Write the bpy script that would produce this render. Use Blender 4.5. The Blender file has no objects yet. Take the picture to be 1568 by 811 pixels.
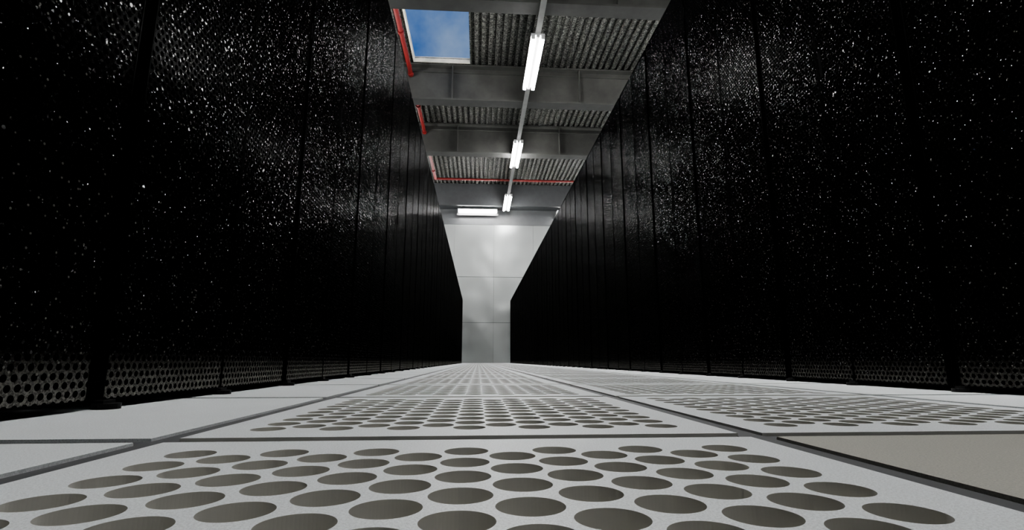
import bpy, bmesh, math, random
from mathutils import Vector, Matrix
random.seed(4)
sc = bpy.context.scene
col = sc.collection

# ------------------------------------------------------------ node helpers
def newmat(name):
    m = bpy.data.materials.new(name); m.use_nodes = True
    nt = m.node_tree
    return m, nt, nt.nodes['Principled BSDF']
def N(nt, t, **kw):
    n = nt.nodes.new(t)
    for k, v in kw.items(): setattr(n, k, v)
    return n
def L(nt, a, b): nt.links.new(a, b)
def ramp(nt, src, stops):
    r = N(nt, 'ShaderNodeValToRGB')
    els = r.color_ramp.elements
    while len(els) < len(stops): els.new(0.5)
    for e, (p, c) in zip(els, stops):
        e.position = p; e.color = (c, c, c, 1) if isinstance(c, (int, float)) else (*c, 1)
    L(nt, src, r.inputs[0]); return r.outputs[0]
def noise(nt, vec, scale, detail=4, rough=0.6):
    n = N(nt, 'ShaderNodeTexNoise'); n.inputs['Scale'].default_value = scale
    n.inputs['Detail'].default_value = detail; n.inputs['Roughness'].default_value = rough
    L(nt, vec, n.inputs['Vector']); return n.outputs['Fac']
def geo(nt): return N(nt, 'ShaderNodeNewGeometry').outputs['Position']
def bump(nt, h, bs, strength, dist):
    b = N(nt, 'ShaderNodeBump'); b.inputs['Strength'].default_value = strength
    b.inputs['Distance'].default_value = dist; L(nt, h, b.inputs['Height'])
    L(nt, b.outputs[0], bs.inputs['Normal']); return b

def simple(name, c, rough=0.5, metal=0.0, spec=0.5, var=0.15, scale=6):
    m, nt, bs = newmat(name)
    f = noise(nt, geo(nt), scale)
    o = ramp(nt, f, [(0.3, tuple(x*(1-var) for x in c)), (0.7, tuple(min(1, x*(1+var)) for x in c))])
    L(nt, o, bs.inputs['Base Color'])
    bs.inputs['Roughness'].default_value = rough
    bs.inputs['Metallic'].default_value = metal
    bs.inputs['Specular IOR Level'].default_value = spec
    return m

def tile_mat(name, c):
    m, nt, bs = newmat(name)
    g = geo(nt)
    f = noise(nt, g, 2.5, 4); s = noise(nt, g, 600, 3, 0.85)
    a = ramp(nt, f, [(0.3, tuple(x*0.88 for x in c)), (0.7, c)])
    b = ramp(nt, s, [(0.42, 0.5), (0.55, 1.0)])
    mx = N(nt, 'ShaderNodeMix', data_type='RGBA', blend_type='MULTIPLY'); mx.inputs[0].default_value = 0.55
    L(nt, a, mx.inputs[6]); L(nt, b, mx.inputs[7]); L(nt, mx.outputs[2], bs.inputs['Base Color'])
    bs.inputs['Roughness'].default_value = 0.5
    bump(nt, s, bs, 0.25, 0.001)
    return m
M_tile = tile_mat('floor_tile_grey', (0.845, 0.885, 0.90))
M_beige = tile_mat('floor_tile_beige', (0.44, 0.43, 0.375))
M_hole = simple('perforation_wall', (0.64, 0.63, 0.585), 0.5, var=0.08)
M_bounce = simple('added_bounce_pan', (0.56, 0.55, 0.51), 0.6, var=0.08)
M_strip = simple('floor_joint', (0.04, 0.041, 0.044), 0.6)
M_sub = simple('subfloor_concrete', (0.10, 0.10, 0.09), 0.8)
M_beam = simple('beam_steel', (0.038, 0.038, 0.035), 0.6, 0.0, 0.3, 0.3, 2.5)
M_red = simple('red_paint', (0.16, 0.003, 0.003), 0.5)
M_rail = simple('rail_aluminium', (0.24, 0.24, 0.23), 0.45, 0.0)
M_house = simple('fixture_housing', (0.6, 0.6, 0.6), 0.5)
M_shield = simple('added_wall_shield', (0.05, 0.05, 0.05), 0.6)
M_cream = simple('skylight_curb_paint', (0.92, 0.84, 0.70), 0.7)
M_darkwall = simple('bulkhead_and_unlit_wall', (0.030, 0.032, 0.034), 0.5)
M_side = simple('side_wall_paint', (0.08, 0.08, 0.08), 0.8)
M_foot = simple('rack_foot_rubber', (0.002, 0.002, 0.002), 0.7, 0, 0.1)

# non-fresnel satin black for rack frames
M_black = bpy.data.materials.new('rack_frame_black'); M_black.use_nodes = True
nt = M_black.node_tree; nt.nodes.clear()
df = N(nt, 'ShaderNodeBsdfDiffuse'); df.inputs[0].default_value = (0.0006, 0.0006, 0.0006, 1)
gl = N(nt, 'ShaderNodeBsdfAnisotropic'); gl.inputs['Roughness'].default_value = 0.3
gl.inputs[0].default_value = (0.0015, 0.0015, 0.0015, 1)
ad = N(nt, 'ShaderNodeAddShader'); L(nt, df.outputs[0], ad.inputs[0]); L(nt, gl.outputs[0], ad.inputs[1])
o = N(nt, 'ShaderNodeOutputMaterial'); L(nt, ad.outputs[0], o.inputs[0])

# end wall: satin metal panels
M_wall, nt, bs = newmat('end_wall_panel')
g = geo(nt)
f = noise(nt, g, 0.8, 2)
L(nt, ramp(nt, f, [(0.3, (0.25, 0.262, 0.26)), (0.7, (0.30, 0.312, 0.307))]), bs.inputs['Base Color'])
bs.inputs['Roughness'].default_value = 0.30
bs.inputs['Metallic'].default_value = 0.75
bump(nt, noise(nt, g, 1.6, 0), bs, 0.4, 0.06)

# corrugated deck
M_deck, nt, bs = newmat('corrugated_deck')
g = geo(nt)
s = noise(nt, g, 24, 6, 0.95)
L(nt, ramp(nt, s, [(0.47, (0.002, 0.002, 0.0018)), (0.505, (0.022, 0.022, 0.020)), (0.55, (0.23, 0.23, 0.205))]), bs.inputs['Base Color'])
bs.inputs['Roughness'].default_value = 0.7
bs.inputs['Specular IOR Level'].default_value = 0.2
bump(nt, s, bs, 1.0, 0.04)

# tubes
M_tube = bpy.data.materials.new('tube_emission'); M_tube.use_nodes = True
nt = M_tube.node_tree; nt.nodes.clear()
e = N(nt, 'ShaderNodeEmission'); e.inputs[0].default_value = (1.0, 1.0, 0.985, 1); e.inputs[1].default_value = 235
o = N(nt, 'ShaderNodeOutputMaterial'); L(nt, e.outputs[0], o.inputs[0])

# perforated door: hexagonal hole lattice in object space (y along door, z up)
def perf_material(name, floor_refl):
    M_perf = bpy.data.materials.new(name); M_perf.use_nodes = True
    nt = M_perf.node_tree; nt.nodes.clear()
    tc = N(nt, 'ShaderNodeTexCoord').outputs['Object']
    # different speck / flake pattern on every rack
    oi = N(nt, 'ShaderNodeObjectInfo')
    def M2(op, a, b=None, c=None):
        n = N(nt, 'ShaderNodeMath', operation=op)
        for i, v in enumerate((a, b, c)):
            if v is None: continue
            if isinstance(v, (int, float)): n.inputs[i].default_value = v
            else: L(nt, v, n.inputs[i])
        return n.outputs[0]
    offs = N(nt, 'ShaderNodeVectorMath', operation='ADD'); L(nt, tc, offs.inputs[0])
    cx = N(nt, 'ShaderNodeCombineXYZ'); L(nt, M2('MULTIPLY', oi.outputs['Random'], 7.0), cx.inputs[1]); L(nt, cx.outputs[0], offs.inputs[1])
    tv = offs.outputs[0]
    sep = N(nt, 'ShaderNodeSeparateXYZ'); L(nt, tc, sep.inputs[0])
    P = 0.0155
    A, B = P, P*math.sqrt(3)
    def latt(off):
        u = M2('SUBTRACT', M2('FRACT', M2('ADD', M2('DIVIDE', sep.outputs[1], A), 50+off)), 0.5)
        v = M2('SUBTRACT', M2('FRACT', M2('ADD', M2('DIVIDE', sep.outputs[2], B), 50+off)), 0.5)
        u = M2('MULTIPLY', u, A); v = M2('MULTIPLY', v, B)
        return M2('SQRT', M2('ADD', M2('MULTIPLY', u, u), M2('MULTIPLY', v, v)))
    d = M2('MINIMUM', latt(0.0), latt(0.5))
    solid = M2('GREATER_THAN', d, 0.0052)
    gn = N(nt, 'ShaderNodeNewGeometry')
    def glossy(colfac, rough, amp, normal=None):
        g = N(nt, 'ShaderNodeBsdfAnisotropic'); g.inputs['Roughness'].default_value = rough
        cb = N(nt, 'ShaderNodeCombineColor')
        v = M2('MULTIPLY', colfac, amp)
        for i in range(3): L(nt, v, cb.inputs[i])
        L(nt, cb.outputs[0], g.inputs[0])
        if normal: L(nt, normal, g.inputs['Normal'])
        return g.outputs[0]
    def cells(scale):
        vor = N(nt, 'ShaderNodeTexVoronoi'); vor.inputs['Scale'].default_value = scale; L(nt, tv, vor.inputs['Vector'])
        wn = N(nt, 'ShaderNodeTexWhiteNoise', noise_dimensions='3D'); L(nt, vor.outputs['Position'], wn.inputs['Vector'])
        return vor, wn
    def flakes(scale, tilt, prob, rough, amp, mask=None, rad=None):
        vor, wn = cells(scale)
        sub = N(nt, 'ShaderNodeVectorMath', operation='SUBTRACT'); L(nt, vor.outputs['Color'], sub.inputs[0]); sub.inputs[1].default_value = (.5, .5, .5)
        scl = N(nt, 'ShaderNodeVectorMath', operation='SCALE'); L(nt, sub.outputs[0], scl.inputs[0]); scl.inputs['Scale'].default_value = tilt
        add = N(nt, 'ShaderNodeVectorMath', operation='ADD'); L(nt, scl.outputs[0], add.inputs[0]); L(nt, gn.outputs['Normal'], add.inputs[1])
        nrm = N(nt, 'ShaderNodeVectorMath', operation='NORMALIZE'); L(nt, add.outputs[0], nrm.inputs[0])
        fm = M2('GREATER_THAN', wn.outputs['Value'], 1-prob)
        if mask: fm = M2('MULTIPLY', fm, mask)
        if rad: fm = M2('MULTIPLY', fm, M2('LESS_THAN', vor.outputs['Distance'], rad))
        return glossy(fm, rough, amp, nrm.outputs[0])
    def addsh(a, b):
        n = N(nt, 'ShaderNodeAddShader'); L(nt, a, n.inputs[0]); L(nt, b, n.inputs[1]); return n.outputs[0]
    g1 = glossy(solid, 0.17, 0.0007)
    g2 = flakes(650, 0.5, 0.06, 0.10, 0.06, solid)
    g3 = flakes(300, 0.16, 0.20, 0.10, 0.020, solid)
    g4 = flakes(110, 0.20, 0.16, 0.09, 0.022, solid, 0.40)
    g5 = flakes(60, 0.55, 0.5, 0.12, 0.035, solid, 0.17)
    # pale specks painted as glints on the mesh
    def specks(scale, prob, rad, amp):
        vor, wn = cells(scale)
        a = M2('GREATER_THAN', wn.outputs['Value'], 1-prob)
        return M2('MULTIPLY', M2('MULTIPLY', a, M2('LESS_THAN', vor.outputs['Distance'], rad)), amp)
    sp = M2('ADD', specks(190, 0.035, 0.35, 0.08), specks(75, 0.08, 0.13, 0.10))
    # floor reflection painted into the colour of the lowest centimetres of the door
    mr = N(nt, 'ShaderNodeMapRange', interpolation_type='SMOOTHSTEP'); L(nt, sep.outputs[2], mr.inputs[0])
    for i, v in ((1, 0.01), (2, 0.095), (3, floor_refl), (4, 0.0016)): mr.inputs[i].default_value = v
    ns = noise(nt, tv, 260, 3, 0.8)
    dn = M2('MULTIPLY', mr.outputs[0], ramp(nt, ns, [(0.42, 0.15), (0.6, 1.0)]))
    df = N(nt, 'ShaderNodeBsdfDiffuse')
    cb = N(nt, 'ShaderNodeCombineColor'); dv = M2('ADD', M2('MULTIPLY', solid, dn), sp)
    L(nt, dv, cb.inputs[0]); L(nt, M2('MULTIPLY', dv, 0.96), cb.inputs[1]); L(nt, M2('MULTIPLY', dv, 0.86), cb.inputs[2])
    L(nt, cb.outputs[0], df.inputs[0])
    o = N(nt, 'ShaderNodeOutputMaterial')
    L(nt, addsh(addsh(addsh(addsh(g1, g2), addsh(g3, g4)), g5), df.outputs[0]), o.inputs[0])
    return M_perf
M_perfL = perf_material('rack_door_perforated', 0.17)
M_perfR = perf_material('rack_door_perforated_faint_refl', 0.04)  # right doors carry a fainter painted floor reflection

# ------------------------------------------------------------ mesh helpers
def box(bm, x0, x1, y0, y1, z0, z1, mi=0):
    vs = [bm.verts.new((x, y, z)) for z in (z0, z1) for y in (y0, y1) for x in (x0, x1)]
    for q in ((0, 2, 3, 1), (4, 5, 7, 6), (0, 1, 5, 4), (2, 6, 7, 3), (0, 4, 6, 2), (1, 3, 7, 5)):
        f = bm.faces.new([vs[i] for i in q]); f.material_index = mi
def cyl(bm, p0, p1, r, seg=12, mi=0):
    p0, p1 = Vector(p0), Vector(p1); d = p1-p0
    rot = Vector((0, 0, 1)).rotation_difference(d).to_matrix().to_4x4()
    ret = bmesh.ops.create_cone(bm, cap_ends=True, segments=seg, radius1=r, radius2=r, depth=d.length,
                                matrix=Matrix.Translation((p0+p1)/2) @ rot)
    for v in ret['verts']:
        for f in v.link_faces: f.material_index = mi
def mesh(name, bm, mats):
    me = bpy.data.meshes.new(name); bmesh.ops.recalc_face_normals(bm, faces=bm.faces)
    bm.to_mesh(me); bm.free()
    for m in mats: me.materials.append(m)
    return me
def obj(name, me, loc=(0, 0, 0), parent=None):
    o = bpy.data.objects.new(name, me); o.location = loc; col.objects.link(o)
    if parent: o.parent = parent
    return o

# ------------------------------------------------------------ dimensions
H = 0.0755
TX, TZ, T = -0.009, 0.24, 0.6          # centre of the tile in front of the camera
XL, XR = -0.60, 1.20                    # rack faces
YEND, YB = 20.5, -3.96
ROOMX0, ROOMX1 = -7.509, 8.691
CE = 7.15                               # deck height
RH = 2.35                               # rack height

# ------------------------------------------------------------ floor
bm = bmesh.new()
box(bm, ROOMX0, ROOMX1, YB, YEND, -0.42, -0.40)
floor = obj('floor', mesh('floor', bm, [M_sub]))

cu = bpy.data.curves.new('tile_outline', 'CURVE'); cu.dimensions = '2D'; cu.fill_mode = 'BOTH'; cu.extrude = 0.0175
W = 0.2865
sp = cu.splines.new('POLY'); sp.points.add(3); sp.use_cyclic_u = True
for i, (x, y) in enumerate(((-W, -W), (W, -W), (W, W), (-W, W))): sp.points[i].co = (x, y, 0, 1)
SEG = 56
for r in range(19):
    n = 7 if r % 2 == 0 else 6
    for c in range(n):
        cx = (c-(n-1)/2)*0.0755; cy = (r-9)*0.0245
        sp = cu.splines.new('POLY'); sp.points.add(SEG-1); sp.use_cyclic_u = True
        for k in range(SEG):
            a = 2*math.pi*k/SEG
            sp.points[k].co = (cx+0.0188*math.cos(a), cy+0.0188*math.sin(a), 0, 1)
tmp = bpy.data.objects.new('tmp', cu); col.objects.link(tmp)
dg = bpy.context.evaluated_depsgraph_get()
raw = bpy.data.meshes.new_from_object(tmp.evaluated_get(dg))
bpy.data.objects.remove(tmp)
ptile = bpy.data.meshes.new('perforated_tile')
for m in (M_tile, M_hole, M_bounce): ptile.materials.append(m)
bm = bmesh.new(); bm.from_mesh(raw)
for f in bm.faces:
    f.material_index = 0 if abs(f.normal.z) > 0.5 else 1; f.smooth = False
vs = [bm.verts.new((x, y, -0.026)) for x, y in ((-W, -W), (W, -W), (W, W), (-W, W))]
f = bm.faces.new(vs); f.material_index = 2  # bounce pan added under the holes to brighten their walls
bm.to_mesh(ptile); bm.free()

def solid_tile(name, m):
    bm = bmesh.new(); box(bm, -W, W, -W, W, -0.0175, 0.0175)
    bmesh.ops.bevel(bm, geom=[e for e in bm.edges], offset=0.0012, segments=1)
    return mesh(name, bm, [m])
stile = solid_tile('solid_tile', M_tile); btile = solid_tile('beige_tile', M_beige)
nrow0, nrow1 = -7, 34
for r in range(nrow0, nrow1):
    y = TZ+r*T
    for c in range(-3, 5):
        if c in (0, 1):
            me = ptile
            if c == 1 and r < 1: me = btile
        else: me = stile
        obj('perforated_panel' if me is ptile else 'solid_panel', me, (TX+c*T, y, -0.0175), floor)
bm = bmesh.new()
for c in range(-3, 6):
    x = TX+(c-0.5)*T; box(bm, x-0.0145, x+0.0145, YB, YEND, -0.05, -0.003)
for r in range(nrow0, nrow1+1):
    y = TZ+(r-0.5)*T; box(bm, TX-3.5*T, TX+4.5*T, y-0.0145, y+0.0145, -0.05, -0.0035)
obj('joint_grid', mesh('joint_grid', bm, [M_strip]), parent=floor)
bm = bmesh.new()
box(bm, ROOMX0, TX-3.5*T-0.016, YB, YEND, -0.04, 0.0)
box(bm, TX+4.5*T+0.016, ROOMX1, YB, YEND, -0.04, 0.0)
obj('outer_floor_slab', mesh('outer_floor_slab', bm, [M_tile]), parent=floor)

# ------------------------------------------------------------ server racks
def rack_mesh(w, name, perf):
    """face on x=0 looking to +x, width along y, body behind."""
    bm = bmesh.new(); z0, z1 = 0.012, RH; D = 1.05
    box(bm, -D, -0.05, 0.006, w-0.006, z0+0.01, z1)
    box(bm, -0.05, -0.010, 0.004, 0.022, z0, z1)
    box(bm, -0.05, -0.010, w-0.022, w-0.004, z0, z1)
    box(bm, -0.05, -0.012, 0.022, w-0.022, z1-0.05, z1-0.001)
    box(bm, -0.05, -0.014, 0.022, w-0.022, z0, z0+0.02)
    h = w/2
    for a, b in ((0.016, h-0.002), (h+0.002, w-0.016)):
        box(bm, -0.012, -0.001, a+0.003, b-0.003, z0+0.004, z1-0.014, 1)
        box(bm, -0.014, 0.0, a, a+0.003, z0+0.003, z1-0.012)
        box(bm, -0.014, 0.0, b-0.003, b, z0+0.003, z1-0.012)
        box(bm, -0.014, 0.0, a+0.003, b-0.003, z1-0.015, z1-0.012)
        box(bm, -0.014, 0.0, a+0.003, b-0.003, z0+0.002, z0+0.004)
    # flush latch
    box(bm, -0.002, 0.001, h+0.012, h+0.026, 1.06, 1.16)
    # hinges
    for z in (0.25, 1.2, 2.1):
        for y in (0.012, w-0.012): cyl(bm, (-0.006, y, z), (-0.006, y, z+0.06), 0.004, 8)
    # levelling feet
    for x in (0.004, -D+0.08):
        for y in (0.022, h):
            cyl(bm, (x, y, 0.0), (x, y, 0.009), 0.020, 18, 2)
            cyl(bm, (x-0.02, y, 0.008), (x-0.02, y, 0.03), 0.008, 10, 2)
            box(bm, x-0.04, x+0.004, y-0.014, y+0.014, 0.008, 0.014, 2)
    return mesh(name, bm, [M_black, perf, M_foot])
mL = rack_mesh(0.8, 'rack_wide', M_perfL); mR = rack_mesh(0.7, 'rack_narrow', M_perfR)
y = 0.87-0.8*3
while y+0.8 < 19.95:
    obj('server_rack', mL, (XL, y, 0)); y += 0.8
y = 1.25-0.7*4
while y+0.7 < 19.9:
    o = obj('server_rack', mR, (XR, y+0.7, 0)); o.rotation_euler = (0, 0, math.pi); y += 0.7

# ------------------------------------------------------------ walls
bm = bmesh.new()
zs = [-0.4, 1.58, 3.42, 5.60]
xs = [ROOMX0+i*1.62 for i in range(11)]
xs[-1] = ROOMX1
for i in range(3):
    for j in range(10):
        box(bm, xs[j]+0.004, xs[j+1]-0.004, YEND, YEND+0.1, zs[i]+0.008, zs[i+1]-0.008, 0)
box(bm, ROOMX0, ROOMX1, YEND+0.03, YEND+0.2, -0.4, CE+0.1, 2)
box(bm, ROOMX0, ROOMX1, YEND, YEND+0.03, 5.60, 6.24, 1)  # dark strip painted where the upper wall is unlit
box(bm, ROOMX0, ROOMX1, 19.9, YEND+0.03, 6.24, CE, 1)
obj('wall_back', mesh('wall_back', bm, [M_wall, M_darkwall, M_strip]))
bm = bmesh.new(); box(bm, ROOMX0-0.2, ROOMX0, YB, YEND, -0.4, CE); obj('wall_left', mesh('wall_left', bm, [M_side]))
bm = bmesh.new(); box(bm, ROOMX1, ROOMX1+0.2, YB, YEND, -0.4, CE); obj('wall_right', mesh('wall_right', bm, [M_side]))
bm = bmesh.new(); box(bm, ROOMX0, ROOMX1, YB-0.2, YB, -0.4, CE); obj('wall_front', mesh('wall_front', bm, [M_side]))

# ------------------------------------------------------------ ceiling deck with skylight opening
SX0, SX1, SY0, SY1 = -1.60, -0.28, 8.3, 11.28
def corrug(bm, x0, x1, y0, y1, z, pitch=0.16, dep=0.07):
    pts = []; n = math.floor(x0/pitch); x = n*pitch
    while x < x1+pitch:
        for fx, fz in ((0, 0), (0.42, 0), (0.5, 1), (0.92, 1)):
            pts.append((x+fx*pitch, z+fz*dep))
        x += pitch
    pts = [(min(max(px, x0), x1), pz) for px, pz in pts if x0-pitch*0.5 < px < x1+pitch*0.5]
    a = [bm.verts.new((px, y0, pz)) for px, pz in pts]; b = [bm.verts.new((px, y1, pz)) for px, pz in pts]
    for i in range(len(pts)-1):
        if abs(pts[i][0]-pts[i+1][0]) > 1e-6: bm.faces.new((a[i], a[i+1], b[i+1], b[i]))
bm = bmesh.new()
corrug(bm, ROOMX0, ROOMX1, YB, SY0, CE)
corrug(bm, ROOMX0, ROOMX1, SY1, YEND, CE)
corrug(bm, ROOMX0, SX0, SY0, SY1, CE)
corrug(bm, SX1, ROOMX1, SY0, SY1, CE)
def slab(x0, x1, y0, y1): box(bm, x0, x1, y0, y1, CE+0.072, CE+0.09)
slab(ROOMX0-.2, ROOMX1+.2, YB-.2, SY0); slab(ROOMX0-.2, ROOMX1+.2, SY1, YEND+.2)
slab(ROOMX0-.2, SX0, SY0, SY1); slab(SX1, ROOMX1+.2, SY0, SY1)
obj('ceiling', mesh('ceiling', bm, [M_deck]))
bm = bmesh.new()
t = 0.03; a, b = CE-0.02, CE+0.11
box(bm, SX0-t, SX0, SY0-t, SY1+t, a, b); box(bm, SX1, SX1+t, SY0-t, SY1+t, CE+0.07, b)
box(bm, SX0, SX1, SY0-t, SY0, a, b); box(bm, SX0, SX1, SY1, SY1+t, a, b)
obj('window_1', mesh('window_1', bm, [M_cream]))

# ------------------------------------------------------------ I-beams
def beam(y):
    bm = bmesh.new(); z0, z1 = 6.2, CE-0.023
    box(bm, ROOMX0, ROOMX1, y-0.16, y+0.16, z0, z0+0.035)
    box(bm, ROOMX0, ROOMX1, y-0.16, y+0.16, z1-0.035, z1)
    box(bm, ROOMX0, ROOMX1, y-0.012, y+0.012, z0+0.035, z1-0.035)
    box(bm, ROOMX0, ROOMX1, y-0.05, y-0.012, z1-0.16, z1-0.13)
    x = -6.9
    while x < 8.5:
        box(bm, x-0.01, x+0.01, y-0.14, y+0.14, z0+0.035, z1-0.035); x += 3.1
    return obj('ceiling_beam', mesh('ceiling_beam', bm, [M_beam]))
for y in (-1.6, 1.6, 4.8, 8.03, 11.5, 14.65): beam(y)

# ------------------------------------------------------------ red pipes
bm = bmesh.new()
cyl(bm, (-1.70, YB, 6.86), (-1.70, 18.7, 6.90), 0.05, 14)
cyl(bm, (-1.70, 18.7, 6.90), (8.6, 18.7, 6.90), 0.045, 14)
y = 0.2
while y < 18.5:
    cyl(bm, (-1.70, y, 6.86), (-1.70, y, 7.15), 0.012, 8); cyl(bm, (-1.70, y-0.04, 6.87), (-1.70, y+0.04, 6.87), 0.065, 14); y += 1.6
obj('sprinkler_pipe', mesh('sprinkler_pipe', bm, [M_red]))

# ------------------------------------------------------------ lights
LZ = 6.08
def fixture_mesh(length, wall_shield=False):
    bm = bmesh.new(); h = length/2
    box(bm, -0.13, 0.13, -h, h, 0.045, 0.075)
    box(bm, -0.03, 0.03, -h, h, 0.0, 0.045)
    for s in (-1, 1):
        box(bm, s*0.095-0.035, s*0.095+0.035, -h, -h+0.03, -0.03, 0.05)
        box(bm, s*0.095-0.035, s*0.095+0.035, h-0.03, h, -0.03, 0.05)
        cyl(bm, (s*0.095, -h+0.03, 0.0), (s*0.095, h-0.03, 0.0), 0.032, 12, 1)
    if wall_shield:   # added plate, keeps tube light off the top of the wall
        box(bm, 0.14, 0.146, -h-0.05, h+0.05, -0.13, 0.075, 2)
    return mesh('fluorescent_fixture', bm, [M_house, M_tube, M_shield])
mF = fixture_mesh(1.9); mW = fixture_mesh(1.6, True)
def rail(x):
    bm = bmesh.new(); box(bm, x-0.05, x+0.05, YB+0.05, 20.2, LZ+0.075, LZ+0.115)
    box(bm, x-0.012, x+0.012, YB+0.05, 20.2, LZ+0.115, LZ+0.119)
    obj('lighting_rail', mesh('lighting_rail', bm, [M_rail]))
for x in (-3.0, 1.06, 5.05):
    rail(x)
    for k in range(-1, 4):
        obj('fluorescent_light', mF, (x, 4.87+4.73*k-0.0, LZ))
for x in (-4.2, -0.09, 3.97, 7.4):
    o = obj('wall_washer_light', mW, (x, 20.2, LZ)); o.rotation_euler = (0, 0, math.pi/2)

# ------------------------------------------------------------ sky
w = bpy.data.worlds.new('sky'); sc.world = w; w.use_nodes = True; nt = w.node_tree
bg = nt.nodes['Background']
tc = N(nt, 'ShaderNodeTexCoord').outputs['Generated']
f = noise(nt, tc, 5.5, 6, 0.55)
c = ramp(nt, f, [(0.45, (0.018, 0.13, 0.48)), (0.78, (0.36, 0.52, 0.8))])
L(nt, c, bg.inputs[0]); bg.inputs[1].default_value = 0.8

# ------------------------------------------------------------ camera
cam = bpy.data.cameras.new('camera'); cam.sensor_width = 36; cam.lens = 18.0; cam.clip_start = 0.005
co = bpy.data.objects.new('camera', cam); col.objects.link(co)
co.location = (0, 0, H); co.rotation_euler = (math.radians(90+10.62), 0, math.radians(-3.73))
sc.camera = co
